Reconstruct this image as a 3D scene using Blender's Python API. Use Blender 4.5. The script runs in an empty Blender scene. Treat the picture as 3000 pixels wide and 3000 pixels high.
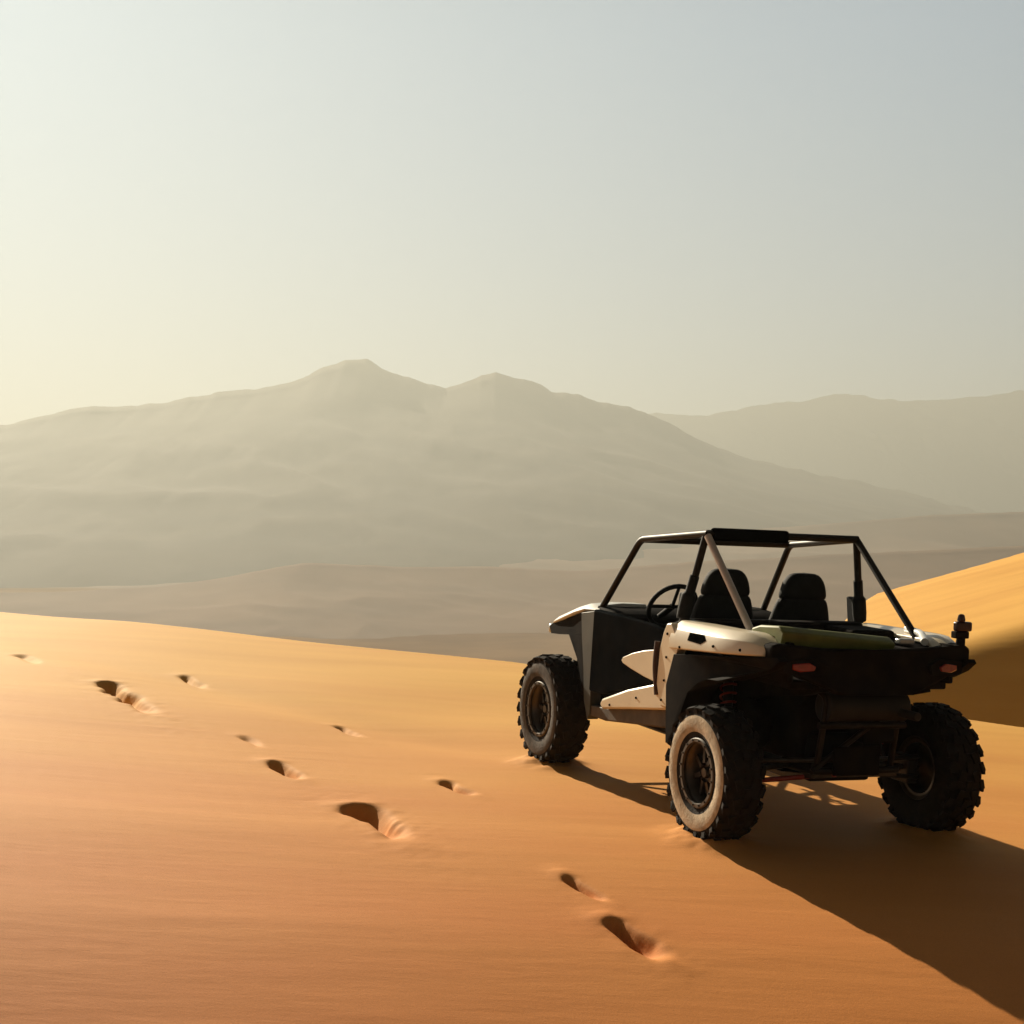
import bpy, bmesh, math, random
import numpy as np
from mathutils import Vector, Matrix, noise as mnoise

random.seed(7)
sc = bpy.context.scene
C = sc.collection
rad = math.radians

# ------------------------------------------------------------------ camera, sky, sun, exposure
CAM_H = 1.7545
cd = bpy.data.cameras.new('camera'); cam = bpy.data.objects.new('camera', cd); C.objects.link(cam)
cam.location = (0, 0, CAM_H); cam.rotation_euler = (rad(90 + 0.682), 0, 0)
cd.lens = 36 * 4450 / 3000; cd.sensor_width = 36; cd.clip_start = 0.05; cd.clip_end = 30000
sc.camera = cam

SUN_EL = rad(24.0)
SUN_AZ = rad(-27.0)            # measured from the view direction (+Y), negative = to the left
sdir = Vector((math.sin(SUN_AZ) * math.cos(SUN_EL), math.cos(SUN_AZ) * math.cos(SUN_EL), math.sin(SUN_EL)))
w = bpy.data.worlds.new("World"); sc.world = w; w.use_nodes = True
nt = w.node_tree; N = nt.nodes; L = nt.links
N.clear()
out = N.new('ShaderNodeOutputWorld'); bg = N.new('ShaderNodeBackground')
sky = N.new('ShaderNodeTexSky'); sky.sky_type = 'NISHITA'; sky.sun_disc = False
sky.sun_elevation = SUN_EL; sky.sun_rotation = SUN_AZ
sky.air_density = 1.0; sky.dust_density = 2.0; sky.ozone_density = 1.0
sky.sun_intensity = 1.0
gm = N.new('ShaderNodeGamma'); gm.inputs['Gamma'].default_value = 0.30      # compresses the sky's range, evening out the glow round the sun
hsv = N.new('ShaderNodeHueSaturation'); hsv.inputs['Saturation'].default_value = 1.0
# added falloff: sky bright at the horizon, dimmed above to cut fill in shade
tcw = N.new('ShaderNodeTexCoord'); sxw = N.new('ShaderNodeSeparateXYZ'); mrw = N.new('ShaderNodeMapRange')
mrw.interpolation_type = 'SMOOTHSTEP'
mrw.inputs['From Min'].default_value = .30; mrw.inputs['From Max'].default_value = .60
mrw.inputs['To Min'].default_value = 1.0; mrw.inputs['To Max'].default_value = .08
mul = N.new('ShaderNodeMix'); mul.data_type = 'RGBA'; mul.blend_type = 'MULTIPLY'; mul.inputs['Factor'].default_value = 1
bg.inputs['Strength'].default_value = 0.14
L.new(tcw.outputs['Generated'], sxw.inputs[0]); L.new(sxw.outputs['Z'], mrw.inputs['Value'])
L.new(sky.outputs[0], gm.inputs['Color']); L.new(gm.outputs[0], hsv.inputs['Color'])
L.new(hsv.outputs[0], mul.inputs['A']); L.new(mrw.outputs['Result'], mul.inputs['B'])
# ... and a second added dimming behind the viewer, away from the sun, deepens shadows
dp_ = N.new('ShaderNodeVectorMath'); dp_.operation = 'DOT_PRODUCT'; dp_.inputs[1].default_value = (math.sin(SUN_AZ), math.cos(SUN_AZ), 0)
mr2 = N.new('ShaderNodeMapRange'); mr2.interpolation_type = 'SMOOTHSTEP'
mr2.inputs['From Min'].default_value = -.2; mr2.inputs['From Max'].default_value = .75; mr2.inputs['To Min'].default_value = .16; mr2.inputs['To Max'].default_value = 1
L.new(tcw.outputs['Generated'], dp_.inputs[0]); L.new(dp_.outputs['Value'], mr2.inputs['Value'])
mu2 = N.new('ShaderNodeMix'); mu2.data_type = 'RGBA'; mu2.blend_type = 'MULTIPLY'; mu2.inputs['Factor'].default_value = 1
mu3 = N.new('ShaderNodeMix'); mu3.data_type = 'RGBA'; mu3.blend_type = 'MULTIPLY'; mu3.inputs['Factor'].default_value = 1
mu3.inputs['B'].default_value = (.80, 1.0, 1.17, 1)
L.new(mul.outputs['Result'], mu2.inputs['A']); L.new(mr2.outputs['Result'], mu2.inputs['B']); L.new(mu2.outputs['Result'], mu3.inputs['A'])
L.new(mu3.outputs['Result'], bg.inputs['Color']); L.new(bg.outputs[0], out.inputs['Surface'])

sl = bpy.data.lights.new('sun', 'SUN'); sun = bpy.data.objects.new('sun', sl); C.objects.link(sun)
sl.energy = 5.0; sl.angle = rad(0.6); sl.color = (1.0, 0.87, 0.66)
sun.rotation_euler = (-sdir).to_track_quat('-Z', 'Y').to_euler()
sun.location = sdir * 50

sc.view_settings.view_transform = 'Standard'; sc.view_settings.look = 'None'
sc.view_settings.exposure = 1.0; sc.view_settings.gamma = 1.0
sc.view_settings.use_curve_mapping = False
sc.cycles.max_bounces = 8; sc.cycles.volume_bounces = 1
sc.cycles.use_denoising = True

# ------------------------------------------------------------------ helpers
def setk(o, label=None, cat=None, group=None, kind=None):
    for k, v in (('label', label), ('category', cat), ('group', group), ('kind', kind)):
        if v: o[k] = v
    return o

def mat(name, col, rough=.6, metal=0., spec=.5, var=0., vscale=8., bump=0., bscale=60., dust=0., coat=0.):
    """procedural material: base colour with noise variation, optional sand dust on up-facing areas' pores and bump"""
    m = bpy.data.materials.new(name); m.use_nodes = True
    t = m.node_tree; n = t.nodes; l = t.links
    b = n['Principled BSDF']
    b.inputs['Roughness'].default_value = rough; b.inputs['Metallic'].default_value = metal
    b.inputs['Specular IOR Level'].default_value = spec
    b.inputs['Coat Weight'].default_value = coat
    tc = n.new('ShaderNodeTexCoord')
    no = n.new('ShaderNodeTexNoise'); no.inputs['Scale'].default_value = vscale; no.inputs['Detail'].default_value = 6
    l.new(tc.outputs['Object'], no.inputs['Vector'])
    r = n.new('ShaderNodeValToRGB')
    r.color_ramp.elements[0].position = .3; r.color_ramp.elements[1].position = .7
    r.color_ramp.elements[0].color = tuple(c * (1 - var) for c in col) + (1,)
    r.color_ramp.elements[1].color = tuple(min(1, c * (1 + var)) for c in col) + (1,)
    l.new(no.outputs['Fac'], r.inputs['Fac'])
    src = r.outputs['Color']
    if dust > 0:
        n2 = n.new('ShaderNodeTexNoise'); n2.inputs['Scale'].default_value = vscale * 1.7; n2.inputs['Detail'].default_value = 8
        l.new(tc.outputs['Object'], n2.inputs['Vector'])
        mr = n.new('ShaderNodeMapRange'); mr.inputs['From Min'].default_value = .38; mr.inputs['From Max'].default_value = .75
        mr.inputs['To Min'].default_value = dust * .25; mr.inputs['To Max'].default_value = dust
        l.new(n2.outputs['Fac'], mr.inputs['Value'])
        mx = n.new('ShaderNodeMix'); mx.data_type = 'RGBA'
        l.new(mr.outputs['Result'], mx.inputs['Factor']); l.new(src, mx.inputs['A']); mx.inputs['B'].default_value = (.36, .23, .12, 1)
        src = mx.outputs['Result']
    l.new(src, b.inputs['Base Color'])
    if bump > 0:
        n3 = n.new('ShaderNodeTexNoise'); n3.inputs['Scale'].default_value = bscale; n3.inputs['Detail'].default_value = 4
        l.new(tc.outputs['Object'], n3.inputs['Vector'])
        bu = n.new('ShaderNodeBump'); bu.inputs['Strength'].default_value = bump; bu.inputs['Distance'].default_value = .01
        l.new(n3.outputs['Fac'], bu.inputs['Height']); l.new(bu.outputs['Normal'], b.inputs['Normal'])
    return m

def np_mesh(name, co, faces, m, smooth=True):
    me = bpy.data.meshes.new(name)
    nv, nf = len(co), len(faces)
    me.vertices.add(nv); me.vertices.foreach_set('co', np.ascontiguousarray(co, dtype=np.float32).ravel())
    k = faces.shape[1]
    me.loops.add(nf * k); me.loops.foreach_set('vertex_index', faces.astype(np.int32).ravel())
    me.polygons.add(nf); me.polygons.foreach_set('loop_start', np.arange(0, nf * k, k, dtype=np.int32))
    me.update(calc_edges=True)
    if smooth: me.polygons.foreach_set('use_smooth', np.ones(nf, dtype=bool))
    me.materials.append(m)
    o = bpy.data.objects.new(name, me); C.objects.link(o)
    return o

# vectorised value noise for the terrain
def vnoise(x, y, seed=0):
    xi = np.floor(x).astype(np.int64); yi = np.floor(y).astype(np.int64)
    fx = x - xi; fy = y - yi
    u = fx * fx * fx * (fx * (fx * 6 - 15) + 10); v = fy * fy * fy * (fy * (fy * 6 - 15) + 10)
    def h(a, b):
        n = (a * 374761393 + b * 668265263 + seed * 1442695041) & 0xffffffff
        n = ((n ^ (n >> 13)) * 1274126177) & 0xffffffff
        return ((n ^ (n >> 16)) & 0xffff) / 65535.0 * 2 - 1
    return (h(xi, yi) * (1 - u) + h(xi + 1, yi) * u) * (1 - v) + (h(xi, yi + 1) * (1 - u) + h(xi + 1, yi + 1) * u) * v

def fbm(x, y, octv=5, seed=0, gain=.5):
    s = np.zeros_like(x); a = 1.
    for i in range(octv):
        s += a * vnoise(x * 2 ** i + 17.3 * i, y * 2 ** i - 9.1 * i, seed + i); a *= gain
    return s

def sstep(a, b, x):
    t = np.clip((x - a) / (b - a), 0, 1); return t * t * (3 - 2 * t)

# ------------------------------------------------------------------ buggy pose (the sand lies against its wheels)
X0, Y0, PSI, PIT, ROL = 1.7815, 8.7748, .3678, .0408, .0366
GX = PIT * -math.sin(PSI) - ROL * math.cos(PSI)
GY = PIT * math.cos(PSI) - ROL * math.sin(PSI)

# ------------------------------------------------------------------ terrain
cr_x = np.array([-400, -60., -20., -12., -8.6, -6.6, -5.2, -2.4, 0.0, 4.15, 4.65, 8., 14., 40., 300.])
cr_y = np.array([31., 27., 23.2, 22.1, 21.4, 20.75, 20.25, 18.8, 17.75, 14.7, 14.2, 11.5, 6.7, -15., -260.])

def px_ground(px, py):
    """where the line of sight of a photo point (1932 px picture) meets the dune plane; used once to lay out the tracks"""
    k = 3000 / 1932
    a = (px * k - 1500) / 4450; b = -(py * k - 1553) / 4450
    y = 8.5
    for _ in range(60):
        z = plane_z(np.array([a * y]), np.array([y]))[0]
        y = .5 * y + .5 * (z - CAM_H) / b
    return a * y, y

def plane_z(x, y):
    z = GX * (x - X0) + GY * (y - Y0)
    s = np.clip(8.6 - y, 0, None)                        # the dune rolls off towards the viewer
    z = z - (.105 * s * s / (s + 1.2)) - .085 * np.clip(s - 1.6, 0, None) ** 1.5 / 1.2
    z = np.where(x > 9, z - .02 * (x - 9), z)
    return z

def marks():
    d = np.array([-sdir.x, -sdir.y]); d /= np.hypot(*d)
    M = []
    # px of the upper-left end, length m, half width m, depth m
    for px, py, ln, wd, dp in ((34, 1231, 1.0, .10, .05), (180, 1280, 1.9, .13, .17), (332, 1265, .9, .09, .07), (624, 1353, .62, .08, .07),
                               (448, 1380, .5, .07, .04), (502, 1425, .62, .085, .13), (640, 1500, .90, .14, .17), (824, 1464, .48, .075, .10),
                               (1052, 1638, .40, .065, .10), (1130, 1714, .50, .09, .14)):
        gx, gy = px_ground(px, py); gx += d[0] * ln * .24; gy += d[1] * ln * .24; M.append((gx, gy, ln * .85, wd * .8, dp * .82))
    return d, M
MD, MARKS = marks()

def terrain(x, y, detail=True):
    p = plane_z(x, y)
    # soft wind-shaped undulation of the dune back
    und = .05 * vnoise(x * .16 + 3, y * .10 + 1, 5) + .022 * vnoise(x * .45, y * .3, 9)
    near = np.exp(-(((x - 1.7) / 2.6) ** 2 + ((y - 9.8) / 3.2) ** 2) ** 2)
    p = p + und * (1 - near)
    yc = np.interp(x, cr_x, cr_y)
    s = (y - yc) * .86                                    # distance past the crest
    sl = np.where(s > 0, s, 0.)
    dune = p - .018 * np.clip(s + 1.6, 0, None) ** 2 * (s < 6) - .62 * sl - np.where(s >= 6, .018 * 7.6 ** 2, 0.)
    # faint crease running from the middle of the slope to the front wheel
    t = ((x + 3.6) * .62 - (y - 15.6) * -.78)
    c = np.abs((x + 3.6) * .70 + (y - 14.6) * .71)
    dune = dune - .035 * np.exp(-(c / .35) ** 2) * sstep(-6, -3, x) * (1 - sstep(-.5, .6, x))
    # the neighbouring dune on the right
    ye = 27.0 + .40 * (x - 8.2) + .18 * np.sin(x * .9)
    x0 = 4.6 + np.clip(y - 27, -2, 14) * .375
    hz = np.where(x < x0, .27 * (x0 - 9) + 1.0 * (x - x0), .27 * (x - 9)); hz = np.where(x > 22, .27 * 13 + .02 * (x - 22), hz)
    yb = 41 + .12 * (x - 9)
    hump = hz + .06 * vnoise(x * .3, y * .22, 31) - .64 * .25 * np.logaddexp(0, (ye - y) / .25) - .45 * np.clip(y - yb, 0, None) - .01 * np.clip(y - yb + 4, 0, 4) ** 2
    hump = np.where(x < -60, -200, hump)
    r = np.hypot(x, y)
    far = sstep(120, 900, r)
    valley = -62 + 5 * fbm(x / 620, y / 500, 3, 11) * far + 1.2 * fbm(x / 260, y / 200, 3, 21) * sstep(60, 300, r)
    valley = valley - 20 * sstep(1500, 5000, r) * 0
    k = .12
    def smax(a, b): return np.maximum(a, b) + .25 * k * np.clip(1 - np.abs(a - b) / k, 0, None) ** 2
    z = smax(smax(dune, hump), valley)
    if detail:
        cs, sn = math.cos(PSI), math.sin(PSI)
        for wx, wy in ((-.71, 0), (.71, 0), (-.71, 2.3663), (.71, 2.3663)):      # sand heaped against each tyre
            ax = X0 + wx * cs - wy * sn; ay = Y0 + wx * sn + wy * cs
            u = (x - ax) * cs + (y - ay) * sn; v = -(x - ax) * sn + (y - ay) * cs
            q = (u / .22) ** 2 + (v / .27) ** 2
            z = z + .045 * np.exp(-q ** 1.5) * (1 + .5 * fbm(x * 9, y * 9, 3, 41))
        for gx, gy, ln, wd, dp in MARKS:
            u = (x - gx) * MD[0] + (y - gy) * MD[1]; v = (x - gx) * -MD[1] + (y - gy) * MD[0]
            mask = (np.abs(u - ln / 2) < ln * 1.6) & (np.abs(v) < wd * 5)
            if not mask.any(): continue
            uu, vv = u[mask], v[mask]
            wob = 1 + .34 * vnoise(uu * 6 + gx * 7, vv * 3 + gy, 77) + .14 * vnoise(uu * 19 + gx, vv * 8, 78)
            vv = vv + .35 * wd * vnoise(uu * 3.5 + gy * 5, uu * 0 + gx, 79)
            cross = np.exp(-(np.abs(vv / (.66 * wd * wob)) ** 2.6))
            prof = sstep(-.03, .10, uu) * (1 - sstep(ln * .45, ln * 1.15, uu))
            lip = .45 * dp * np.exp(-((uu + .05) / .09) ** 2) * np.exp(-(vv / (wd * 1.3)) ** 2)
            spoil = .16 * dp * np.exp(-((uu - ln * 1.22) / (.2 * ln)) ** 2) * np.exp(-(vv / (wd * 1.1)) ** 2)
            lump = .08 * dp * fbm(uu * 12, vv * 12, 3, 5) * np.exp(-(vv / (wd * 2)) ** 2) * np.exp(-((uu - ln / 2) / ln) ** 2)
            z[mask] += .84 * (-dp * cross * prof + .35 * lip + .25 * spoil + .4 * lump)
    return z

def build_ground():
    th = np.concatenate([np.radians(np.arange(-30, 30.0001, .1)), np.radians(np.arange(31, 330, 1.5))])
    r = [0.4]
    while r[-1] < 7000:
        q = r[-1]
        r.append(q * (1.03 if q < 3 else 1.0027 if q < 24 else 1.006 if q < 48 else 1.03))
    r = np.array(r)
    R, T = np.meshgrid(r, th, indexing='ij')
    x = R * np.sin(T); y = R * np.cos(T)
    z = terrain(x, y)
    co = np.stack([x, y, z], -1).reshape(-1, 3)
    nr, nth = len(r), len(th)
    i = np.arange(nr - 1)[:, None]; j = np.arange(nth)[None, :]; j2 = (j + 1) % nth
    f = np.stack([i * nth + j, i * nth + j2, (i + 1) * nth + j2, (i + 1) * nth + j], -1).reshape(-1, 4)[:, ::-1]
    c = np.array([[0, 0, float(terrain(np.array([0.001]), np.array([0.001]), False)[0])]])
    co = np.concatenate([co, c]); ci = len(co) - 1
    cap = np.stack([np.full(nth, ci), np.full(nth, ci), (np.arange(nth) + 1) % nth, np.arange(nth)], -1)
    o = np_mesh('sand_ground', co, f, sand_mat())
    bm = bmesh.new(); bm.from_mesh(o.data); bm.verts.ensure_lookup_table()
    for q in range(nth):
        bm.faces.new((bm.verts[ci], bm.verts[(q + 1) % nth], bm.verts[q])).smooth = True
    bm.to_mesh(o.data); bm.free()
    setk(o, kind='structure'); return o

def sand_mat():
    m = bpy.data.materials.new('sand'); m.use_nodes = True
    t = m.node_tree; n = t.nodes; l = t.links; b = n['Principled BSDF']
    b.inputs['Roughness'].default_value = .78; b.inputs['Specular Tint'].default_value = (1, .62, .18, 1)
    geo = n.new('ShaderNodeNewGeometry')
    def noise(scale, det, rough=.5, vec=None):
        q = n.new('ShaderNodeTexNoise'); q.inputs['Scale'].default_value = scale; q.inputs['Detail'].default_value = det
        q.inputs['Roughness'].default_value = rough; l.new(vec or geo.outputs['Position'], q.inputs['Vector']); return q
    # streaks drawn out along the wind
    mp = n.new('ShaderNodeMapping'); mp.inputs['Rotation'].default_value = (0, 0, rad(28)); mp.inputs['Scale'].default_value = (.25, 1.3, 1)
    l.new(geo.outputs['Position'], mp.inputs['Vector'])
    n1 = noise(.55, 5, .55, mp.outputs['Vector'])
    r1 = n.new('ShaderNodeValToRGB'); e = r1.color_ramp.elements
    e[0].position = .3; e[0].color = (.64, .275, .058, 1); e[1].position = .7; e[1].color = (.76, .36, .082, 1)
    l.new(n1.outputs['Fac'], r1.inputs['Fac'])
    # haze glow painted into the sand: redder and darker near, pale gold towards crest
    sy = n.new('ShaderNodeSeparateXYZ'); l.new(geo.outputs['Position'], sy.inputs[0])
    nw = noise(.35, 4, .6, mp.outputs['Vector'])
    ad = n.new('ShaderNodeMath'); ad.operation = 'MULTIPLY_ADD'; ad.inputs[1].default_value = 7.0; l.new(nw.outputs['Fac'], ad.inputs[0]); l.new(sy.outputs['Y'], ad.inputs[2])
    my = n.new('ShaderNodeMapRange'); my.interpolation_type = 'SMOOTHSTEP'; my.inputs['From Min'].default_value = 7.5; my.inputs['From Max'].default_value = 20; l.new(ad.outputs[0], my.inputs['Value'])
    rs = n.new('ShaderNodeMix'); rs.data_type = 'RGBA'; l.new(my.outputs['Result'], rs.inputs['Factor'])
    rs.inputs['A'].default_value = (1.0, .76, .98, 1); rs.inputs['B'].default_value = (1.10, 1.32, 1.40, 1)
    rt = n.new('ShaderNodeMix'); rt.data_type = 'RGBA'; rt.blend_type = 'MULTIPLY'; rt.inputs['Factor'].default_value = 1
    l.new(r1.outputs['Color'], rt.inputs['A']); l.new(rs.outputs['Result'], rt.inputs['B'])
    # grain
    n2 = noise(150, 4, .8)
    mx = n.new('ShaderNodeMix'); mx.data_type = 'RGBA'; mx.blend_type = 'MULTIPLY'; mx.inputs['Factor'].default_value = .35
    r2 = n.new('ShaderNodeValToRGB'); r2.color_ramp.elements[0].position = .35; r2.color_ramp.elements[0].color = (.6, .55, .5, 1); r2.color_ramp.elements[1].position = .6
    l.new(n2.outputs['Fac'], r2.inputs['Fac']); l.new(rt.outputs['Result'], mx.inputs['A']); l.new(r2.outputs['Color'], mx.inputs['B'])
    # stony plain below the dunes
    sx = n.new('ShaderNodeSeparateXYZ'); l.new(geo.outputs['Position'], sx.inputs[0])
    mr = n.new('ShaderNodeMapRange'); mr.inputs['From Min'].default_value = -8; mr.inputs['From Max'].default_value = -30
    l.new(sx.outputs['Z'], mr.inputs['Value'])
    n4 = noise(.006, 6, .6)
    r4 = n.new('ShaderNodeValToRGB'); r4.color_ramp.elements[0].position = .35; r4.color_ramp.elements[0].color = (.20, .125, .075, 1)
    r4.color_ramp.elements[1].position = .65; r4.color_ramp.elements[1].color = (.34, .215, .12, 1)
    l.new(n4.outputs['Fac'], r4.inputs['Fac'])
    m2 = n.new('ShaderNodeMix'); m2.data_type = 'RGBA'
    ms = n.new('ShaderNodeMapRange'); ms.inputs['To Min'].default_value = .13; ms.inputs['To Max'].default_value = 0; l.new(mr.outputs['Result'], ms.inputs['Value']); l.new(ms.outputs['Result'], b.inputs['Specular IOR Level'])
    l.new(mr.outputs['Result'], m2.inputs['Factor']); l.new(mx.outputs['Result'], m2.inputs['A']); l.new(r4.outputs['Color'], m2.inputs['B'])
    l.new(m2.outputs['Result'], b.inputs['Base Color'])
    # relief: grain, small wind ripples, soft pocks
    n3 = noise(90, 5, .65)
    wv = n.new('ShaderNodeTexWave'); wv.inputs['Scale'].default_value = 2.2; wv.inputs['Distortion'].default_value = 5; wv.inputs['Detail'].default_value = 2
    wv.inputs['Detail Scale'].default_value = .8
    mp2 = n.new('ShaderNodeMapping'); mp2.inputs['Rotation'].default_value = (0, 0, rad(-20)); l.new(geo.outputs['Position'], mp2.inputs['Vector']); l.new(mp2.outputs['Vector'], wv.inputs['Vector'])
    b1 = n.new('ShaderNodeBump'); b1.inputs['Strength'].default_value = .25; b1.inputs['Distance'].default_value = .004; l.new(n3.outputs['Fac'], b1.inputs['Height'])
    n5 = noise(3.5, 4, .55, mp.outputs['Vector'])
    b2 = n.new('ShaderNodeBump'); b2.inputs['Strength'].default_value = .32; b2.inputs['Distance'].default_value = .02; l.new(n5.outputs['Fac'], b2.inputs['Height']); l.new(b1.outputs['Normal'], b2.inputs['Normal'])
    b3 = n.new('ShaderNodeBump'); b3.inputs['Strength'].default_value = .03; b3.inputs['Distance'].default_value = .01; l.new(wv.outputs['Fac'], b3.inputs['Height']); l.new(b2.outputs['Normal'], b3.inputs['Normal'])
    l.new(b3.outputs['Normal'], b.inputs['Normal'])
    return m

build_ground()

# ------------------------------------------------------------------ mountains
def rock_mat(name, c0, c1):
    m = bpy.data.materials.new(name); m.use_nodes = True
    t = m.node_tree; n = t.nodes; l = t.links; b = n['Principled BSDF']; b.inputs['Roughness'].default_value = .95
    b.inputs['Specular IOR Level'].default_value = .1
    g = n.new('ShaderNodeNewGeometry'); q = n.new('ShaderNodeTexNoise'); q.inputs['Scale'].default_value = .008; q.inputs['Detail'].default_value = 8
    l.new(g.outputs['Position'], q.inputs['Vector'])
    r = n.new('ShaderNodeValToRGB'); r.color_ramp.elements[0].position = .35; r.color_ramp.elements[1].position = .65
    r.color_ramp.elements[0].color = c0 + (1,); r.color_ramp.elements[1].color = c1 + (1,)
    l.new(q.outputs['Fac'], r.inputs['Fac']); l.new(r.outputs['Color'], b.inputs['Base Color'])
    return m

def mountain(name, dist, prof, m, front, back, base=-70, seed=1, rough=.09, gs=0.):
    k = 3000 / 1932
    px = np.array([p[0] for p in prof], float); py = np.array([p[1] for p in prof], float)
    X = (px * k - 1500) / 4450 * dist; Z = CAM_H - (py * k - 1553) / 4450 * dist
    n = 700
    x = np.linspace(X[0], X[-1], n)
    zz = np.interp(x, X, Z)
    zz = zz + .012 * dist * (.02 if gs else .07) * fbm(x / (.012 * dist), x * 0, 4, seed)
    v = np.linspace(-1, 1, 111)
    V, XX = np.meshgrid(v, x, indexing='ij'); 
    kk = np.exp(-(np.arange(-60, 61) / 28.) ** 2); kk /= kk.sum()
    zs = np.convolve(np.pad(zz, 60, mode='edge'), kk, mode='valid')
    wv_ = np.clip(np.abs(V) * 5, 0, 1); ZR = zz[None, :] * (1 - wv_) + np.minimum(zs, zs)[None, :] * wv_
    fall = np.where(V < 0, 1 - np.abs(V) ** .8, 1 - np.abs(V) ** 1.1)
    Yd = dist + np.where(V < 0, V * front, V * back) + 40 * fbm(XX / 500, V * 0, 3, seed + 8)
    h = (ZR - base)
    gw = gs or (h.max() * .5)
    gul = np.abs(fbm((XX + V * front * .5) / gw, V * front / gw * .6 + seed, 5, seed + 3))
    Z2 = base + h * np.clip(fall, 0, None) - gul * h * rough * 4 * np.minimum(1, np.abs(V) * 3) * (1 - np.abs(V)) ** .5
    Z2 = np.where(np.abs(V) >= .999, base - 10, Z2)
    co = np.stack([XX, Yd, Z2], -1).reshape(-1, 3)
    a, bq = V.shape
    i = np.arange(a - 1)[:, None]; j = np.arange(bq - 1)[None, :]
    f = np.stack([i * bq + j, i * bq + j + 1, (i + 1) * bq + j + 1, (i + 1) * bq + j], -1).reshape(-1, 4)
    o = np_mesh(name, co, f, m); setk(o, kind='structure'); return o

rock = rock_mat('rock', (.055, .042, .03), (.09, .068, .045))
rock2 = rock_mat('rock_pale', (.17, .105, .065), (.24, .15, .095))
mountain('mountain', 3000, [(-1500, 860), (-900, 840), (-500, 800), (-250, 830), (0, 810), (40, 800), (90, 787), (180, 766), (260, 766), (340, 752), (400, 740), (470, 733), (540, 718), (580, 705),
    (605, 688), (640, 679), (665, 677), (690, 674), (715, 688), (760, 709), (800, 721), (840, 730), (870, 722), (905, 710), (935, 701), (980, 712), (1020, 725), (1040, 738),
    (1090, 740), (1130, 757), (1190, 765), (1240, 785), (1290, 812), (1340, 835), (1400, 858), (1500, 885), (1600, 905), (1700, 925), (1800, 950), (1932, 985), (2200, 1030)], rock, 1500, 900, seed=3, rough=.014)
mountain('distant_mountain', 4600, [(700, 1000), (1000, 900), (1150, 800), (1240, 778), (1330, 785), (1390, 775), (1440, 762), (1500, 758), (1570, 745), (1620, 745), (1700, 757), (1800, 752), (1870, 745),
    (1932, 738), (2100, 760), (2400, 720), (2900, 800), (3400, 830)], rock, 1000, 900, seed=14)
mountain('far_dunes', 1900, [(-1200, 1045), (-700, 1060), (-200, 1070), (0, 1068), (200, 1066), (350, 1060), (480, 1042), (560, 1028), (620, 1030), (720, 1018), (850, 1010), (1000, 1008), (1200, 1010),
    (1400, 1000), (1600, 985), (1750, 972), (1932, 965), (2200, 950), (2600, 990), (3000, 1020)], rock2, 600, 500, seed=23, rough=.04, gs=260)
mountain('low_ridge', 1150, [(-900, 1115), (-300, 1120), (100, 1118), (300, 1108), (420, 1090), (500, 1074), (560, 1064), (640, 1066), (760, 1072), (900, 1070), (1100, 1078),
    (1300, 1060), (1500, 1050), (1700, 1040), (1932, 1030), (2200, 1040), (2600, 1060)], rock2, 450, 300, seed=33, rough=.04, gs=150)

# ------------------------------------------------------------------ haze
def build_haze():
    bm = bmesh.new(); bmesh.ops.create_cube(bm, size=1)
    bmesh.ops.scale(bm, vec=(14200, 14200, 520), verts=bm.verts)
    bmesh.ops.translate(bm, vec=(0, 0, 415 - 260), verts=bm.verts)
    me = bpy.data.meshes.new('haze'); bm.to_mesh(me); bm.free()
    o = bpy.data.objects.new('haze', me); C.objects.link(o)
    m = bpy.data.materials.new('haze'); m.use_nodes = True
    t = m.node_tree; t.nodes.clear()
    mo = t.nodes.new('ShaderNodeOutputMaterial'); v = t.nodes.new('ShaderNodeVolumePrincipled')
    v.inputs['Color'].default_value = (.455, .475, .45, 1); v.inputs['Density'].default_value = 3.9e-4; v.inputs['Anisotropy'].default_value = .38
    t.links.new(v.outputs[0], mo.inputs['Volume'])
    me.materials.append(m); setk(o, kind='stuff'); o['label'] = 'pale dusty haze filling the air over the desert valley'; o['category'] = 'haze'
build_haze()

# ------------------------------------------------------------------ buggy materials
BLK = mat('black_plastic', (.006, .006, .007), .8, spec=.04, var=.3, vscale=5, bump=.15, bscale=220, dust=.04)
PAL = mat('sunlit_pale_tube', (.55, .47, .42), .4, var=.12, vscale=9, dust=.15)
VNT = mat('matt_black_and_vent_shade', (.004, .004, .004), 1., spec=0., var=.2)
TUB = mat('cage_paint', (.007, .006, .006), .5, spec=.2, var=.2, vscale=9, dust=.05)
CRM = mat('cream_panel', (.74, .64, .47), .38, var=.06, vscale=3, dust=.14, coat=.3)
GRY = mat('grey_panel', (.055, .065, .065), .5, spec=.3, var=.3, vscale=4, dust=.08)
WHT = mat('white_panel', (.74, .74, .70), .35, var=.04, vscale=3, dust=.10, coat=.4)
RUB = mat('rubber', (.010, .010, .011), .9, spec=.2, var=.35, vscale=12, bump=.4, bscale=90, dust=.05)
DSF = mat('dark_sidewall', (.075, .062, .05), .9, var=.5, vscale=16, bump=.4, bscale=70)
DSW = mat('dusty_sidewall', (.48, .39, .27), .9, var=.3, vscale=16, bump=.4, bscale=70)
RIM = mat('rim_metal', (.05, .045, .04), .38, metal=.6, var=.3, vscale=10, dust=.12)
RNG = mat('rim_ring', (.07, .06, .05), .5, metal=.3, var=.25, vscale=14, dust=.12)
STL = mat('dark_steel', (.05, .048, .045), .45, metal=.7, var=.3, vscale=14, dust=.10)
SLV = mat('bright_steel', (.5, .5, .5), .3, metal=.9, var=.1, vscale=14)
FAB = mat('seat_vinyl', (.008, .009, .010), .75, spec=.2, var=.3, vscale=20, bump=.3, bscale=160)
OLV = mat('olive_bed', (.13, .15, .02), .6, var=.3, vscale=7, dust=.12)
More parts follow.
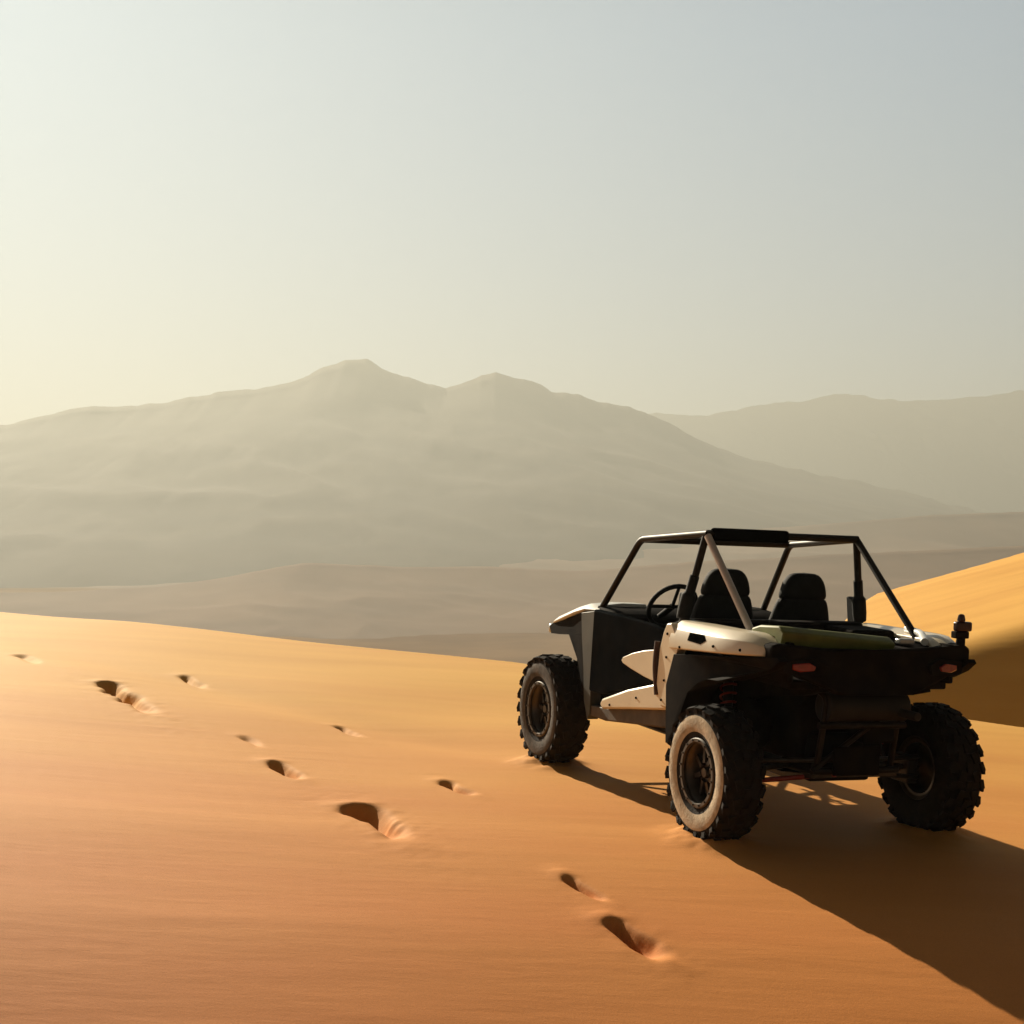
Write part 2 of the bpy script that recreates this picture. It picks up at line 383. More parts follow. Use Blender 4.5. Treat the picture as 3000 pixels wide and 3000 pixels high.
REDL = mat('tail_lens', (.26, .010, .006), .2, var=.2, vscale=30, coat=1.)
REDP = mat('red_paint', (.30, .025, .015), .4, var=.25, vscale=12, dust=.1)
DRED = mat('dark_red_lens', (.05, .012, .008), .3, var=.3, vscale=20)

# ------------------------------------------------------------------ buggy geometry helpers
buggy = bpy.data.objects.new('off_road_buggy', None); C.objects.link(buggy)
setk(buggy, 'open two-seat off-road buggy with black roll cage and cream side panels on the dune', 'buggy')
buggy.rotation_mode = 'QUATERNION'
Mr = Matrix.Rotation(PSI, 3, 'Z') @ Matrix.Rotation(PIT, 3, 'X') @ Matrix.Rotation(ROL, 3, 'Y')
buggy.location = (X0, Y0, -.012); buggy.rotation_quaternion = Mr.to_quaternion()

def obj(name, bm, ms, parent=buggy, smooth=True, bevel=0., seg=2, label=None):
    bmesh.ops.recalc_face_normals(bm, faces=bm.faces)
    me = bpy.data.meshes.new(name); bm.to_mesh(me); bm.free()
    for m in (ms if isinstance(ms, (list, tuple)) else [ms]): me.materials.append(m)
    o = bpy.data.objects.new(name, me); C.objects.link(o); o.parent = parent
    if smooth:
        for p in me.polygons: p.use_smooth = True
        me.set_sharp_from_angle(angle=rad(40))
    if bevel:
        b = o.modifiers.new('bevel', 'BEVEL'); b.width = bevel; b.segments = seg; b.limit_method = 'ANGLE'; b.angle_limit = rad(30)
    if label: o['label'] = label
    return o

def tube(bm, pts, r, seg=12, mi=0, round_r=.06):
    """round tube along a polyline, bends rounded"""
    P = [Vector(p) for p in pts]; Q = [P[0]]
    for i in range(1, len(P) - 1):
        a, b, c = P[i - 1], P[i], P[i + 1]
        d1 = (a - b); d2 = (c - b); rr = min(round_r, d1.length * .45, d2.length * .45)
        s, e = b + d1.normalized() * rr, b + d2.normalized() * rr
        for k in range(6):
            t = k / 5; Q.append(s * (1 - t) ** 2 + b * 2 * t * (1 - t) + e * t * t)
    Q.append(P[-1])
    rings = []; up = Vector((0.01, .02, 1))
    d0 = (Q[1] - Q[0]).normalized(); n = d0.cross(up)
    if n.length < .1: n = d0.cross(Vector((1, 0, 0)))
    n.normalize()
    for i, q in enumerate(Q):
        d = (Q[min(i + 1, len(Q) - 1)] - Q[max(i - 1, 0)]).normalized()
        n = (n - d * n.dot(d)).normalized(); b2 = d.cross(n)
        rad_ = r[min(i, len(r) - 1)] if isinstance(r, (list, tuple)) else r
        rings.append([bm.verts.new(q + (n * math.cos(2 * math.pi * k / seg) + b2 * math.sin(2 * math.pi * k / seg)) * rad_) for k in range(seg)])
    for A, B in zip(rings, rings[1:]):
        for k in range(seg):
            f = bm.faces.new((A[k], A[(k + 1) % seg], B[(k + 1) % seg], B[k])); f.material_index = mi
    bm.faces.new(rings[0][::-1]).material_index = mi; bm.faces.new(rings[-1]).material_index = mi

def box(bm, c, s, rot=None, mi=0, taper=None):
    r = bmesh.ops.create_cube(bm, size=1)
    for v in r['verts']:
        if taper and v.co.z > 0: v.co.x *= taper[0]; v.co.y *= taper[1]
        v.co = Vector((v.co.x * s[0], v.co.y * s[1], v.co.z * s[2]))
        if rot: v.co = Matrix.Rotation(rot[1], 3, rot[0]) @ v.co
        v.co += Vector(c)
    for f in set(f for v in r['verts'] for f in v.link_faces): f.material_index = mi

def prism(bm, outline, fa, fb, mi=0):
    """outline: list of 2D; fa, fb map (a,b) to the 3D point of either face"""
    A = [bm.verts.new(fa(*p)) for p in outline]; B = [bm.verts.new(fb(*p)) for p in outline]
    n = len(A)
    fs = [bm.faces.new(A), bm.faces.new(B[::-1])]
    for k in range(n): fs.append(bm.faces.new((A[k], B[k], B[(k + 1) % n], A[(k + 1) % n])))
    for f in fs: f.material_index = mi
    bmesh.ops.triangulate(bm, faces=fs[:2])

def side_prism(bm, outline, xo, xi, s, mi=0):
    """outline in (y, z); xo/xi outer and inner offset, numbers or functions of (y, z); s = -1 left, +1 right"""
    fo = xo if callable(xo) else (lambda y, z: xo); fi = xi if callable(xi) else (lambda y, z: xi)
    prism(bm, outline, lambda y, z: (s * fo(y, z), y, z), lambda y, z: (s * fi(y, z), y, z), mi)

def lathe(bm, prof, seg=48, mi=0, mis=None, closed=False, cap=False):
    """prof: (axial x, radius) -> around the X axis"""
    rings = []
    for (a, r) in prof:
        rings.append([bm.verts.new((a, r * math.cos(2 * math.pi * k / seg), r * math.sin(2 * math.pi * k / seg))) for k in range(seg)])
    prs = list(zip(rings, rings[1:])) + ([(rings[-1], rings[0])] if closed else [])
    for q, (A, B) in enumerate(prs):
        for k in range(seg):
            f = bm.faces.new((A[k], A[(k + 1) % seg], B[(k + 1) % seg], B[k])); f.material_index = mis[q] if mis else mi
    if cap: bm.faces.new(rings[0][::-1]); bm.faces.new(rings[-1])

# ------------------------------------------------------------------ wheels
TR, WB, RT = .722, 2.3663, .3864
def make_wheel(name_parent_loc, width, rot=0.):
    e = bpy.data.objects.new('wheel', None); C.objects.link(e); e.parent = buggy
    hw = width / 2
    # tyre: outer side is +x here
    bm = bmesh.new()
    prof = [(-hw * .80, .182), (-hw * .98, .215), (-hw * 1.03, .265), (-hw * 1.0, .315), (-hw * .90, .348), (-hw * .70, .364), (-hw * .3, .370), (hw * .3, .370),
            (hw * .70, .364), (hw * .90, .348), (hw * 1.0, .318), (hw * 1.045, .292), (hw * 1.03, .262), (hw * .98, .228), (hw * .80, .182)]
    mis = [0] * 11 + [1, 1, 0]
    mis = [0] * 10 + [1, 1, 1, 0]
    lathe(bm, prof, 72, mis=mis + [0], closed=True)
    nb = 22
    for k in range(nb):
        for row, (ax, dx, off, ln) in enumerate(((-.86, .26, 0, .046), (-.42, .34, .5, .052), (.0, .26, 0, .05), (.42, .34, .5, .052), (.86, .26, 0, .046))):
            a = 2 * math.pi * (k + off) / nb
            r0 = .376 if abs(ax) < .7 else .361
            r = bmesh.ops.create_cube(bm, size=1)
            M = Matrix.Rotation(a, 4, 'X') @ Matrix.Translation((ax * hw, 0, r0 - .002)) @ Matrix.Rotation(rad(18 * (1 if ax > 0 else -1)) * (abs(ax) > .1), 4, 'Z') @ Matrix.Rotation(rad(20) * (ax > .7) - rad(20) * (ax < -.7), 4, 'Y') @ Matrix.Diagonal((dx * hw * 1.12, ln * 1.15, .016, 1))
            bmesh.ops.transform(bm, matrix=M, verts=r['verts'])
        # shoulder lugs over the sidewall
        for sgn in (-1, 1):
            a = 2 * math.pi * (k + .25) / nb
            r = bmesh.ops.create_cube(bm, size=1)
            M = Matrix.Rotation(a, 4, 'X') @ Matrix.Translation((sgn * hw * .955, 0, .338)) @ Matrix.Rotation(rad(-14) * -sgn, 4, 'Y') @ Matrix.Diagonal((.014, .034, .045, 1))
            bmesh.ops.transform(bm, matrix=M, verts=r['verts'])
    ty = obj('tyre', bm, [RUB, DSW], e)
    # rim
    bm = bmesh.new()
    lathe(bm, [(hw * .80, .186), (hw * .74, .172), (hw * .45, .160), (-hw * .7, .160), (-hw * .85, .186), (-hw * .78, .190), (-hw * .7, .150), (hw * .40, .150), (hw * .66, .165)], 48, closed=True)
    lathe(bm, [(hw * .22, .0001), (hw * .30, .04), (hw * .26, .075), (hw * .18, .10), (hw * .05, .156)], 48)
    for k in range(8):
        a = 2 * math.pi * k / 8
        r = bmesh.ops.create_cube(bm, size=1)
        M = Matrix.Rotation(a, 4, 'X') @ Matrix.Translation((hw * .33, 0, .108)) @ Matrix.Rotation(rad(-8), 4, 'Y') @ Matrix.Diagonal((.022, .026, .11, 1))
        bmesh.ops.transform(bm, matrix=M, verts=r['verts'])
    obj('rim', bm, RIM, e)
    bm = bmesh.new()
    lathe(bm, [(hw * .78, .192), (hw * .90, .196), (hw * .97, .190), (hw * .97, .172), (hw * .86, .168), (hw * .78, .172)], 48, closed=True)
    for k in range(16):
        a = 2 * math.pi * k / 16
        r = bmesh.ops.create_cone(bm, segments=6, radius1=.006, radius2=.006, depth=.012, cap_ends=True)
        M = Matrix.Rotation(a, 4, 'X') @ Matrix.Translation((hw * .99, 0, .181)) @ Matrix.Rotation(rad(90), 4, 'Y')
        bmesh.ops.transform(bm, matrix=M, verts=r['verts'])
    obj('rim_ring', bm, RNG, e)
    bm = bmesh.new()
    lathe(bm, [(hw * .25, .0001), (hw * .55, .0001), (hw * .55, .026), (hw * .5, .03), (hw * .28, .034)], 24)
    obj('hub_cap', bm, STL, e)
    return e

def place_wheel(e, x, y, steer=0, spin=0.):
    left = x < 0
    e.location = (x, y, RT)
    e.rotation_euler = (spin, 0, (math.pi if left else 0) + steer)

def copy_tree(o, parent):
    c = o.copy(); C.objects.link(c); c.parent = parent
    for ch in o.children: copy_tree(ch, c)
    return c
w0 = make_wheel(None, .232)
wheels = [w0] + [copy_tree(w0, buggy) for _ in range(3)]
place_wheel(wheels[0], -TR, 0, 0, .3); place_wheel(wheels[1], TR, 0, 0, 1.1)
place_wheel(wheels[2], -TR + .01, WB, rad(1.5), .8); place_wheel(wheels[3], TR - .01, WB, rad(1.5), .2)

for wq in wheels[2:]:  # front tyres get a darker sidewall ring
    for ch in wq.children:
        if ch.name.startswith('tyre'):
            ch.material_slots[1].link = 'OBJECT'; ch.material_slots[1].material = DSF

# ------------------------------------------------------------------ roll cage
bm = bmesh.new(); R_ = .0225
hx, hy, hz = .52, .575, 1.706           # rear hoop top
fx, fy, fz = .555, 1.41, 1.632          # front top corner
for s in (-1, 1):
    tube(bm, [(s * .62, 1.83, 1.14), (s * fx, fy, fz), (s * hx, hy, hz)], R_)      # A pillar and side rail
    if s > 0: tube(bm, [(s * .53, hy, hz - .01), (s * .51, -.10, 1.165)], R_ * .95)
    tube(bm, [(s * .62, .665, .62), (s * .635, .65, 1.12), (s * .53, hy + .01, hz - .02)], R_)       # B pillar
    tube(bm, [(s * .62, 1.83, 1.16), (s * .60, 1.86, .60)], R_)
tube(bm, [(-.53, hy, hz), (.53, hy, hz)], R_ * 1.0)
tube(bm, [(-fx, fy, fz), (fx, fy, fz)], R_)
tube(bm, [(-.63, .655, 1.17), (.63, .655, 1.17)], R_ * .9)
cage = obj('roll_cage', bm, TUB)
bm = bmesh.new(); tube(bm, [(-.53, hy - .015, hz - .015), (-.51, .02, 1.165)], R_ * 1.0)  # sunlight on this stay is put into its pale colour
obj('cage_stay', bm, PAL, label='rear stay of the cage on the driver side, sunlight painted into its pale colour')
# padded bar behind the front cross tube
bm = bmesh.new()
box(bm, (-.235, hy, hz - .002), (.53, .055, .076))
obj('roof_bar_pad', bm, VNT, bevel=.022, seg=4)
for s in (-1, 1):
    bm = bmesh.new()       # belt retractor and sleeve on the B pillar
    tube(bm, [(s * .625, .645, 1.19), (s * .605, .635, 1.30), (s * .575, .615, 1.45)], [.040, .045, .045, .045, .045, .045, .03])
    box(bm, (s * .60, .70, 1.26), (.035, .07, .16), ('Y', rad(-6 * s)))
    obj('belt_sleeve', bm, FAB, bevel=.006)

# ------------------------------------------------------------------ body
def bodyx(y, z):   # outer half width of the body skin
    return .70 + .045 * min(1, max(0, (z - .55) / .4)) - .05 * max(0, y - 1.7) - .10 * max(0, (z - 1.12)) / .08 * .4
for s in (-1, 1):
    # cream shoulder over the rear wheel
    bm = bmesh.new()
    n = 14
    top = [(-.43, 1.165), (-.36, 1.195), (-.1, 1.205), (.2, 1.20), (.42, 1.19), (.52, 1.18)]
    sect = lambda y: [(.50, 1.165), (.60, 1.190), (.68, 1.185), (.735, 1.14), (.755, 1.08), (.755, 1.02), (.725, 1.015), (.70, 1.10), (.5, 1.14)]
    rings = []
    for i in range(n):
        y = .56 - i * (.92 / (n - 1)); t = i / (n - 1)
        k = 1 - .55 * max(0, (t - .8) / .2) ** 2
        lift = .025 * t; low = .06 * t
        rings.append([bm.verts.new((s * (xx - .03 * (1 - k)), y, 1.1 + (zz - 1.1) * (k if zz > 1.1 else 1) + (low if zz < 1.05 else lift * .3))) for xx, zz in sect(y)])
        for vv_ in rings[-1]: vv_.co.x *= 1 - .14 * sstep(-.02, -.46, np.float64(y)) if False else 1 - .15 * max(0, min(1, (-y - .0) / .43)) ** 1.6
    for A, B in zip(rings, rings[1:]):
        for k in range(len(A)): bm.faces.new((A[k], A[(k + 1) % len(A)], B[(k + 1) % len(A)], B[k]))
    bm.faces.new(rings[0]); bm.faces.new(rings[-1][::-1])
    rf = obj('rear_fender', bm, CRM, bevel=.006)
    # vent: dark plate on the skin, the opening's shade put into its black
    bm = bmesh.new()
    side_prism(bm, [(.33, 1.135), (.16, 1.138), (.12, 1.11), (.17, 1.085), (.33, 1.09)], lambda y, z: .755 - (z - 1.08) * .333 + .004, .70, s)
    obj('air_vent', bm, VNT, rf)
    # cream quarter panel running down in front of the wheel
    bm = bmesh.new()
    side_prism(bm, [(.56, 1.17), (.44, 1.06), (.50, .98), (.555, .80), (.57, .66), (.66, .66), (.72, .79), (.70, 1.0), (.66, 1.10), (.62, 1.16)], lambda y, z: .745, .69, s)
    obj('quarter_panel', bm, CRM, bevel=.010)
    # black wheel-arch flare and liner
    bm = bmesh.new()
    arc = [(.49 * math.cos(a), .386 + .49 * math.sin(a) * 1.06) for a in [rad(10 + k * 14) for k in range(7)]]
    outl = [(.55, .46)] + [(.58, .80), (.50, .99), (.30, 1.01), (.0, 1.035), (-.30, 1.065), (-.47, 1.085), (-.49, 1.065), (-.42, 1.015), (-.22, .955)] + [(a, b) for a, b in arc[::-1] if a > -.42] + [(.49, .46)]
    side_prism(bm, outl, lambda y, z: .750 * (1 - .15 * max(0, min(1, (-y - .0) / .43)) ** 1.6), .58, s)
    obj('wheel_arch', bm, BLK, bevel=.008)
    # inner liner wall
    bm = bmesh.new()
    side_prism(bm, [(.60, .42), (.60, 1.12), (-.40, 1.12), (-.46, .90), (-.30, .86), (.1, .80), (.42, .70), (.47, .42)], .60 if False else .36, .30, s)
    box(bm, (s * .52, .585, .78), (.34, .035, .64))
    obj('wheel_well_liner', bm, BLK)
    # sill
    bm = bmesh.new()
    def sillx(y, z): return .72 - .02 * (z < .6)
    side_prism(bm, [(.60, .795), (.78, .775), (1.15, .69), (1.50, .585), (1.54, .545), (1.50, .515), (1.1, .575), (.60, .645)], .735, .66, s)
    obj('rocker_panel', bm, CRM, bevel=.014)
    bm = bmesh.new()
    side_prism(bm, [(.60, .648), (1.1, .58), (1.50, .518), (1.78, .50), (1.80, .43), (1.55, .43), (1.0, .49), (.60, .53)], .69, .48, s)
    obj('under_sill', bm, mat('under_sill', (.035, .025, .014), .7, var=.3, vscale=6, dust=.25) if s < 0 else bpy.data.materials['under_sill'], bevel=.01)
    # door: black panel with a cream wedge
    bm = bmesh.new()
    side_prism(bm, [(.705, 1.06), (.76, 1.11), (.90, 1.13), (1.30, 1.14), (1.74, 1.145), (1.76, .60), (1.55, .60), (1.15, .70), (.78, .785), (.72, .80)], .715, .665, s)
    door = obj('door', bm, mat('door_black', (.006, .008, .010), .9, spec=.0, var=.3, vscale=4, dust=.02) if s < 0 else bpy.data.materials['door_black'], bevel=.010)
    bm = bmesh.new()
    side_prism(bm, [(1.275, .862), (1.25, .885), (1.12, .925), (.96, .96), (.79, .985), (.79, .787), (.95, .80), (1.14, .825), (1.25, .845)], .720, .70, s)
    obj('door_wedge', bm, CRM, door, bevel=.006)
    bm = bmesh.new()
    tube(bm, [(s * .735, .745, 1.04), (s * .745, .745, .90), (s * .735, .72, .72)], .018)
    obj('door_hinge_bar', bm, mat('rusty_bar', (.06, .025, .015), .6, var=.3) if s < 0 else bpy.data.materials['rusty_bar'], door)
    # front side panel, grey, behind the front wheel
    bm = bmesh.new()
    side_prism(bm, [(1.765, 1.13), (1.98, 1.10), (1.955, .95), (1.90, .72), (1.87, .52), (1.80, .40), (1.765, .44)], .700, .62, s)
    obj('front_side_panel', bm, GRY, bevel=.012)
    # black wheel arch at the front
    bm = bmesh.new()
    side_prism(bm, [(1.98, 1.10), (2.12, 1.06), (2.50, .99), (2.60, .95), (2.56, .90), (2.40, .91), (2.22, .93), (2.12, .88), (2.03, .76), (1.955, .60), (1.88, .50), (1.90, .72), (1.955, .95)],
               lambda y, z: .685 - .03 * max(0, y - 2.1), .50, s)
    obj('front_wheel_arch', bm, BLK, bevel=.010)
    # light front fender top
    bm = bmesh.new()
    rr = []
    for y, zt, xo in ((1.80, 1.165, .66), (1.98, 1.160, .685), (2.12, 1.125, .70), (2.30, 1.075, .70), (2.50, 1.025, .685), (2.62, .985, .64)):
        rr.append([bm.verts.new((s * a, y, b)) for a, b in ((.30, zt + .015), (.48, zt + .018), (xo - .05, zt + .004), (xo, zt - .035), (xo - .02, zt - .05), (.30, zt - .03))])
    for A, B in zip(rr, rr[1:]):
        for k in range(6): bm.faces.new((A[k], A[(k + 1) % 6], B[(k + 1) % 6], B[k]))
    bm.faces.new(rr[0]); bm.faces.new(rr[-1][::-1])
    ff = obj('front_fender', bm, WHT, bevel=.006)
    bm = bmesh.new(); box(bm, (s * .56, 2.655, .93), (.20, .06, .07), ('Z', rad(-20 * s)))
    obj('headlight', bm, SLV, bevel=.02)

for s in (-1, 1):
    for (y, z, xx) in ((.60, 1.10, .747), (.60, .96, .747), (.615, .82, .747), (.64, .70, .747), (1.0, .66, .737), (1.38, .56, .737), (.02, 1.09, .757), (-.25, 1.10, .74), (.42, 1.04, .757)):
        bm = bmesh.new()
        bmesh.ops.create_cone(bm, segments=8, radius1=.009, radius2=.007, depth=.008, cap_ends=True, matrix=Matrix.Translation((s * xx, y, z)) @ Matrix.Rotation(rad(90) * s, 4, 'Y'))
        obj('bolt', bm, VNT)
# hood, nose, dash, floor
bm = bmesh.new()
prism(bm, [(1.80, 1.16), (2.1, 1.15), (2.45, 1.06), (2.75, .92), (2.82, .80), (2.78, .62), (2.60, .50), (2.50, .80), (1.85, .80)], lambda y, z: (-.33, y, z), lambda y, z: (.33, y, z))
obj('hood', bm, GRY, bevel=.025)
bm = bmesh.new()
tube(bm, [(-.30, 2.60, .45), (-.30, 2.90, .55), (-.28, 2.88, .82), (.28, 2.88, .82), (.30, 2.90, .55), (.30, 2.60, .45)], .02)
obj('front_bumper', bm, TUB)
bm = bmesh.new()
prism(bm, [(1.52, 1.10), (1.62, 1.145), (1.86, 1.165), (1.86, .80), (1.62, .86), (1.54, .98)], lambda y, z: (-.645, y, z), lambda y, z: (.645, y, z))
obj('dashboard', bm, BLK, bevel=.02)
bm = bmesh.new()
box(bm, (0, 1.15, .47), (1.0, 1.30, .08)); box(bm, (0, 2.10, .50), (.60, .70, .28)); box(bm, (0, .60, .70), (1.22, .05, .62)); box(bm, (0, 1.10, .56), (.16, 1.0, .18))
obj('floor_tub', bm, BLK, bevel=.01)
bm = bmesh.new()
prism(bm, [(-.30, .40), (-.05, .355), (2.2, .345), (2.62, .50), (2.60, .52), (2.2, .375), (0, .385), (-.30, .425)], lambda y, z: (-.28, y, z), lambda y, z: (.28, y, z))
obj('skid_plate', bm, STL, bevel=.004)

# steering wheel
bm = bmesh.new()
ctr = Vector((-.31, 1.40, 1.20)); Rw = Matrix.Rotation(rad(-58), 3, 'X')
cir = [ctr + Rw @ Vector((.165 * math.cos(a), .165 * math.sin(a), 0)) for a in [2 * math.pi * k / 28 for k in range(29)]]
rings = []
for k in range(28):
    a = 2 * math.pi * k / 28
    rings.append([bm.verts.new(ctr + Rw @ Vector(((.165 + .016 * math.cos(b)) * math.cos(a), (.165 + .016 * math.cos(b)) * math.sin(a), .016 * math.sin(b)))) for b in [2 * math.pi * q / 8 for q in range(8)]])
for k in range(28):
    A, B = rings[k], rings[(k + 1) % 28]
    for q in range(8): bm.faces.new((A[q], A[(q + 1) % 8], B[(q + 1) % 8], B[q]))
for a in (rad(0), rad(180), rad(270)):
    tube(bm, [ctr, ctr + Rw @ Vector((.165 * math.cos(a), .165 * math.sin(a), 0))], .012, 8)
tube(bm, [ctr, ctr + Vector((0, .30, -.14))], .022, 10)
obj('steering_wheel', bm, FAB)

# seats
def make_seat():
    e = bpy.data.objects.new('seat', None); C.objects.link(e); e.parent = buggy
    def pad(name, secs, m=FAB):
        bm = bmesh.new(); rings = []
        for (c, hw_, hd, tilt) in secs:
            ring = []
            for k in range(20):
                a = 2 * math.pi * k / 20
                ca, sa = math.cos(a), math.sin(a)
                px = hw_ * math.copysign(abs(ca) ** .6, ca); py = hd * math.copysign(abs(sa) ** .6, sa)
                ring.append(bm.verts.new((c[0] + px, c[1] + py * math.cos(tilt), c[2] + py * math.sin(tilt))))
            rings.append(ring)
        for A, B in zip(rings, rings[1:]):
            for k in range(20): bm.faces.new((A[k], A[(k + 1) % 20], B[(k + 1) % 20], B[k]))
        bm.faces.new(rings[0][::-1]); bm.faces.new(rings[-1])
        o = obj(name, bm, m, e); sd = o.modifiers.new('sub', 'SUBSURF'); sd.levels = 1; sd.render_levels = 1
        return o
    pad('backrest', [((0, .16, .10), .21, .06, 0), ((0, .12, .22), .235, .07, 0), ((0, .06, .45), .235, .065, 0), ((0, .02, .60), .225, .062, 0), ((0, 0, .70), .200, .055, 0), ((0, -.01, .76), .18, .05, 0), ((0, -.01, .80), .165, .04, 0)])
    pad('headrest', [((0, -.01, .77), .165, .045, 0), ((0, -.015, .80), .168, .058, 0), ((0, -.02, .87), .150, .060, 0), ((0, -.02, .92), .125, .052, 0), ((0, -.02, .95), .08, .03, 0)])
    pad('seat_cushion', [((0, .33, .0), .22, .22, 0), ((0, .34, .05), .24, .25, .1), ((0, .34, .11), .235, .25, .15), ((0, .34, .15), .20, .20, .15)])
    bm = bmesh.new()
    for sx in (-1, 1): box(bm, (sx * .07, -.03, .70), (.035, .006, .20))
    for sx in (-1, 1): box(bm, (sx * .07, .10, .45), (.045, .008, .40), ('X', rad(14)))
    obj('shoulder_belt', bm, mat('belt_web', (.03, .03, .035), .8) if 'belt_web' not in bpy.data.materials else bpy.data.materials['belt_web'], e)
    return e
s1 = make_seat(); s1.location = (-.29, .76, .545)
s2 = copy_tree(s1, buggy); s2.location = (.285, .80, .53)

# cargo bed
bm = bmesh.new()
box(bm, (0, .10, .93), (1.02, 1.00, .05)); box(bm, (0, .60, 1.03), (1.06, .04, .24))
for s in (-1, 1): box(bm, (s * .52, .08, 1.05), (.04, 1.0, .22))
cb = obj('cargo_bed', bm, BLK, bevel=.01)
bm = bmesh.new()                                        # olive liner lip running across the back of the bed
prism(bm, [(-.36, 1.05), (-.40, 1.17), (-.34, 1.20), (-.14, 1.185), (-.05, 1.16), (-.05, 1.13), (-.30, 1.13)], lambda y, z: (-.56, y, z + .045), lambda y, z: (.16, y, z - .01))
obj('bed_liner', bm, OLV, cb, bevel=.012)
bm = bmesh.new()
box(bm, (.36, .30, 1.10), (.30, .40, .17)); box(bm, (.20, .48, 1.16), (.60, .14, .08))
obj('storage_box', bm, BLK, cb, bevel=.02)
# tail fascia with raised outer corners
bm = bmesh.new()
yf = lambda x: -.50 + .10 * abs(x) ** 2 / .5
xz = [(-.60, 1.155), (-.30, 1.13), (.30, 1.12), (.60, 1.165), (.645, 1.14), (.645, 1.07), (.60, 1.03), (.42, .955), (.24, .885), (-.24, .885), (-.42, .955), (-.60, 1.03), (-.645, 1.07), (-.645, 1.14)]
prism(bm, xz, lambda x, z: (x, yf(x) - .0, z), lambda x, z: (x, yf(x) + .13, z))
tf = obj('tail_panel', bm, BLK, bevel=.015)
for s in (-1, 1):
    bm = bmesh.new()
    prism(bm, [(s * .53, 1.05), (s * .44, 1.06), (s * .40, 1.04), (s * .41, 1.015), (s * .49, 1.008), (s * .53, 1.02)], lambda x, z: (x, yf(x) - .018, z), lambda x, z: (x, yf(x) + .02, z))
    tl = obj('tail_light', bm, REDL, bevel=.006)
    bm = bmesh.new()
    prism(bm, [(s * .58, 1.065), (s * .40, 1.085), (s * .33, 1.05), (s * .35, .995), (s * .50, .985), (s * .58, 1.00)], lambda x, z: (x, yf(x) - .008, z), lambda x, z: (x, yf(x) + .02, z))
    obj('light_housing', bm, BLK, tl, bevel=.004)
# pale rear corner pieces of the right fender
bm = bmesh.new()
tube(bm, [(.56, .06, 1.20), (.50, -.16, 1.195), (.40, -.33, 1.165)], .022, 10)
obj('corner_trim', bm, WHT)
bm = bmesh.new()
box(bm, (.28, -.31, 1.165), (.10, .05, .03))
obj('latch', bm, SLV, bevel=.006)
# lamp on the right rear corner
bm = bmesh.new()
tube(bm, [(.585, -.40, 1.12), (.585, -.41, 1.20)], [.03, .024]); box(bm, (.585, -.40, 1.215), (.09, .05, .04))
lb = obj('rear_lamp', bm, BLK, bevel=.006)
bm = bmesh.new()
box(bm, (.60, -.40, 1.262), (.105, .045, .055)); box(bm, (.588, -.40, 1.310), (.045, .04, .045), taper=(.7, .7))
obj('lamp_lens', bm, DRED, lb, bevel=.012, seg=3)

# ------------------------------------------------------------------ drivetrain and suspension
bm = bmesh.new()
box(bm, (0, .16, .66), (.56, .62, .40)); box(bm, (-.06, -.08, .50), (.40, .34, .26), taper=(.8, .8)); box(bm, (.14, -.22, .72), (.22, .22, .26))
bmesh.ops.create_cone(bm, segments=28, radius1=.15, radius2=.15, depth=.10, cap_ends=True, matrix=Matrix.Translation((-.33, .26, .62)) @ Matrix.Rotation(rad(90), 4, 'Y'))
bmesh.ops.create_cone(bm, segments=28, radius1=.11, radius2=.10, depth=.26, cap_ends=True, matrix=Matrix.Translation((-.03, -.06, .45)) @ Matrix.Rotation(rad(90), 4, 'Y'))
obj('engine', bm, BLK, bevel=.02)
bm = bmesh.new()
bmesh.ops.create_cone(bm, segments=28, radius1=.085, radius2=.085, depth=.52, cap_ends=True, matrix=Matrix.Translation((.02, -.32, .80)) @ Matrix.Rotation(rad(90), 4, 'Y'))
tube(bm, [(.20, -.34, .78), (.24, -.46, .77), (.24, -.52, .77)], .026)
obj('exhaust', bm, mat('exhaust', (.015, .013, .012), .7, metal=.2, var=.3, dust=.03), bevel=.01)
bm = bmesh.new()       # rear frame tubes that carry the radius rods
for s in (-1, 1):
    tube(bm, [(s * .24, .40, .40), (s * .24, -.28, .42), (s * .24, -.36, .86), (s * .28, .2, 1.0)], .018)
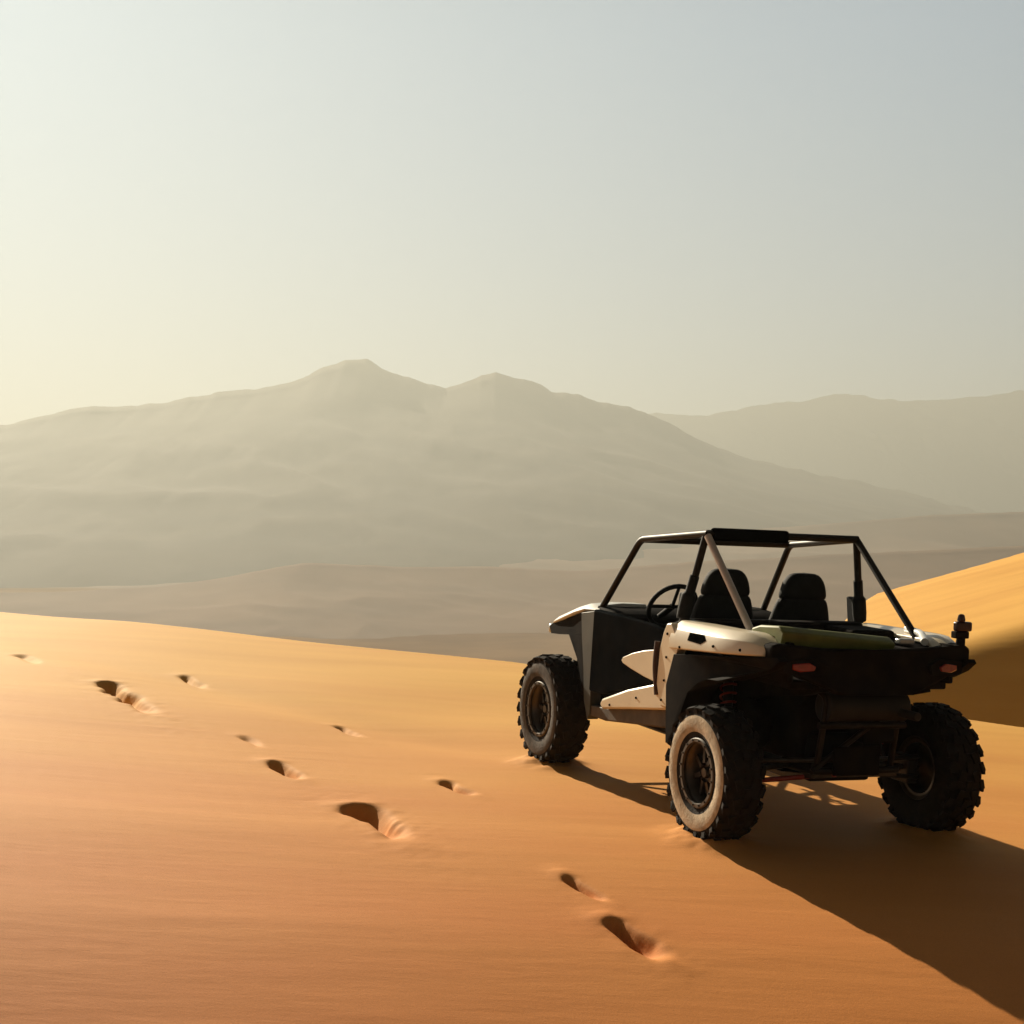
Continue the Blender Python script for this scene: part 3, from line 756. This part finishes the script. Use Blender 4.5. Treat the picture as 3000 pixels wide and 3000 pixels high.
tube(bm, [(-.28, -.30, .44), (.28, -.30, .44)], .02); tube(bm, [(-.28, -.35, .70), (.28, -.35, .70)], .02)
tube(bm, [(-.28, -.30, .44), (.28, -.36, .86)], .016)
obj('rear_frame', bm, TUB)
bm = bmesh.new()
box(bm, (-.02, -.34, .50), (.30, .012, .16))
obj('rod_plate', bm, BLK, bevel=.004)
for s in (-1, 1):
    for (zi, zo, yi) in ((.50, .46, -.30), (.42, .34, -.30)):
        bm = bmesh.new(); tube(bm, [(s * .12, yi, zi), (s * .60, -.05, zo)], .014, 10)
        obj('radius_rod', bm, STL if s > 0 or zi > .45 else REDP)
    bm = bmesh.new(); tube(bm, [(s * .42, 1.12, .40), (s * .50, .75, .36), (s * .57, .12, .38)], [.03, .032, .035]); box(bm, (s * .56, .02, .386), (.07, .16, .16))
    obj('trailing_arm', bm, STL, bevel=.006)
    bm = bmesh.new(); tube(bm, [(s * .08, .0, .44), (s * .64, 0, .386)], .018, 12)
    obj('drive_shaft', bm, STL)
    # shocks
    for (b0, t0) in (((.54, .20, .42), (.42, .42, 1.0)), ((.52, WB - .10, .42), (.40, WB - .22, .95))):
        a, b = Vector((s * b0[0], b0[1], b0[2])), Vector((s * t0[0], t0[1], t0[2]))
        bm = bmesh.new(); tube(bm, [a, a.lerp(b, .5)], .014, 10); tube(bm, [a.lerp(b, .45), b], .030, 14)
        sh = obj('shock_absorber', bm, STL)
        bm = bmesh.new(); pts = []
        d = (b - a).normalized(); n1 = d.cross(Vector((0, 0, 1))).normalized(); n2 = d.cross(n1)
        for k in range(97):
            t = k / 96; an = 2 * math.pi * 8 * t
            pts.append(a.lerp(b, .12 + .68 * t) + (n1 * math.cos(an) + n2 * math.sin(an)) * .045)
        tube(bm, pts, .007, 6, round_r=.0001)
        obj('spring', bm, REDP, sh)
    # front arms
    for (z0, z1) in ((.62, .50), (.42, .34)):
        bm = bmesh.new(); tube(bm, [(s * .24, WB + .18, z0), (s * .60, WB, z1), (s * .24, WB - .24, z0)], .017, 10, round_r=.03)
        obj('suspension_arm', bm, TUB)
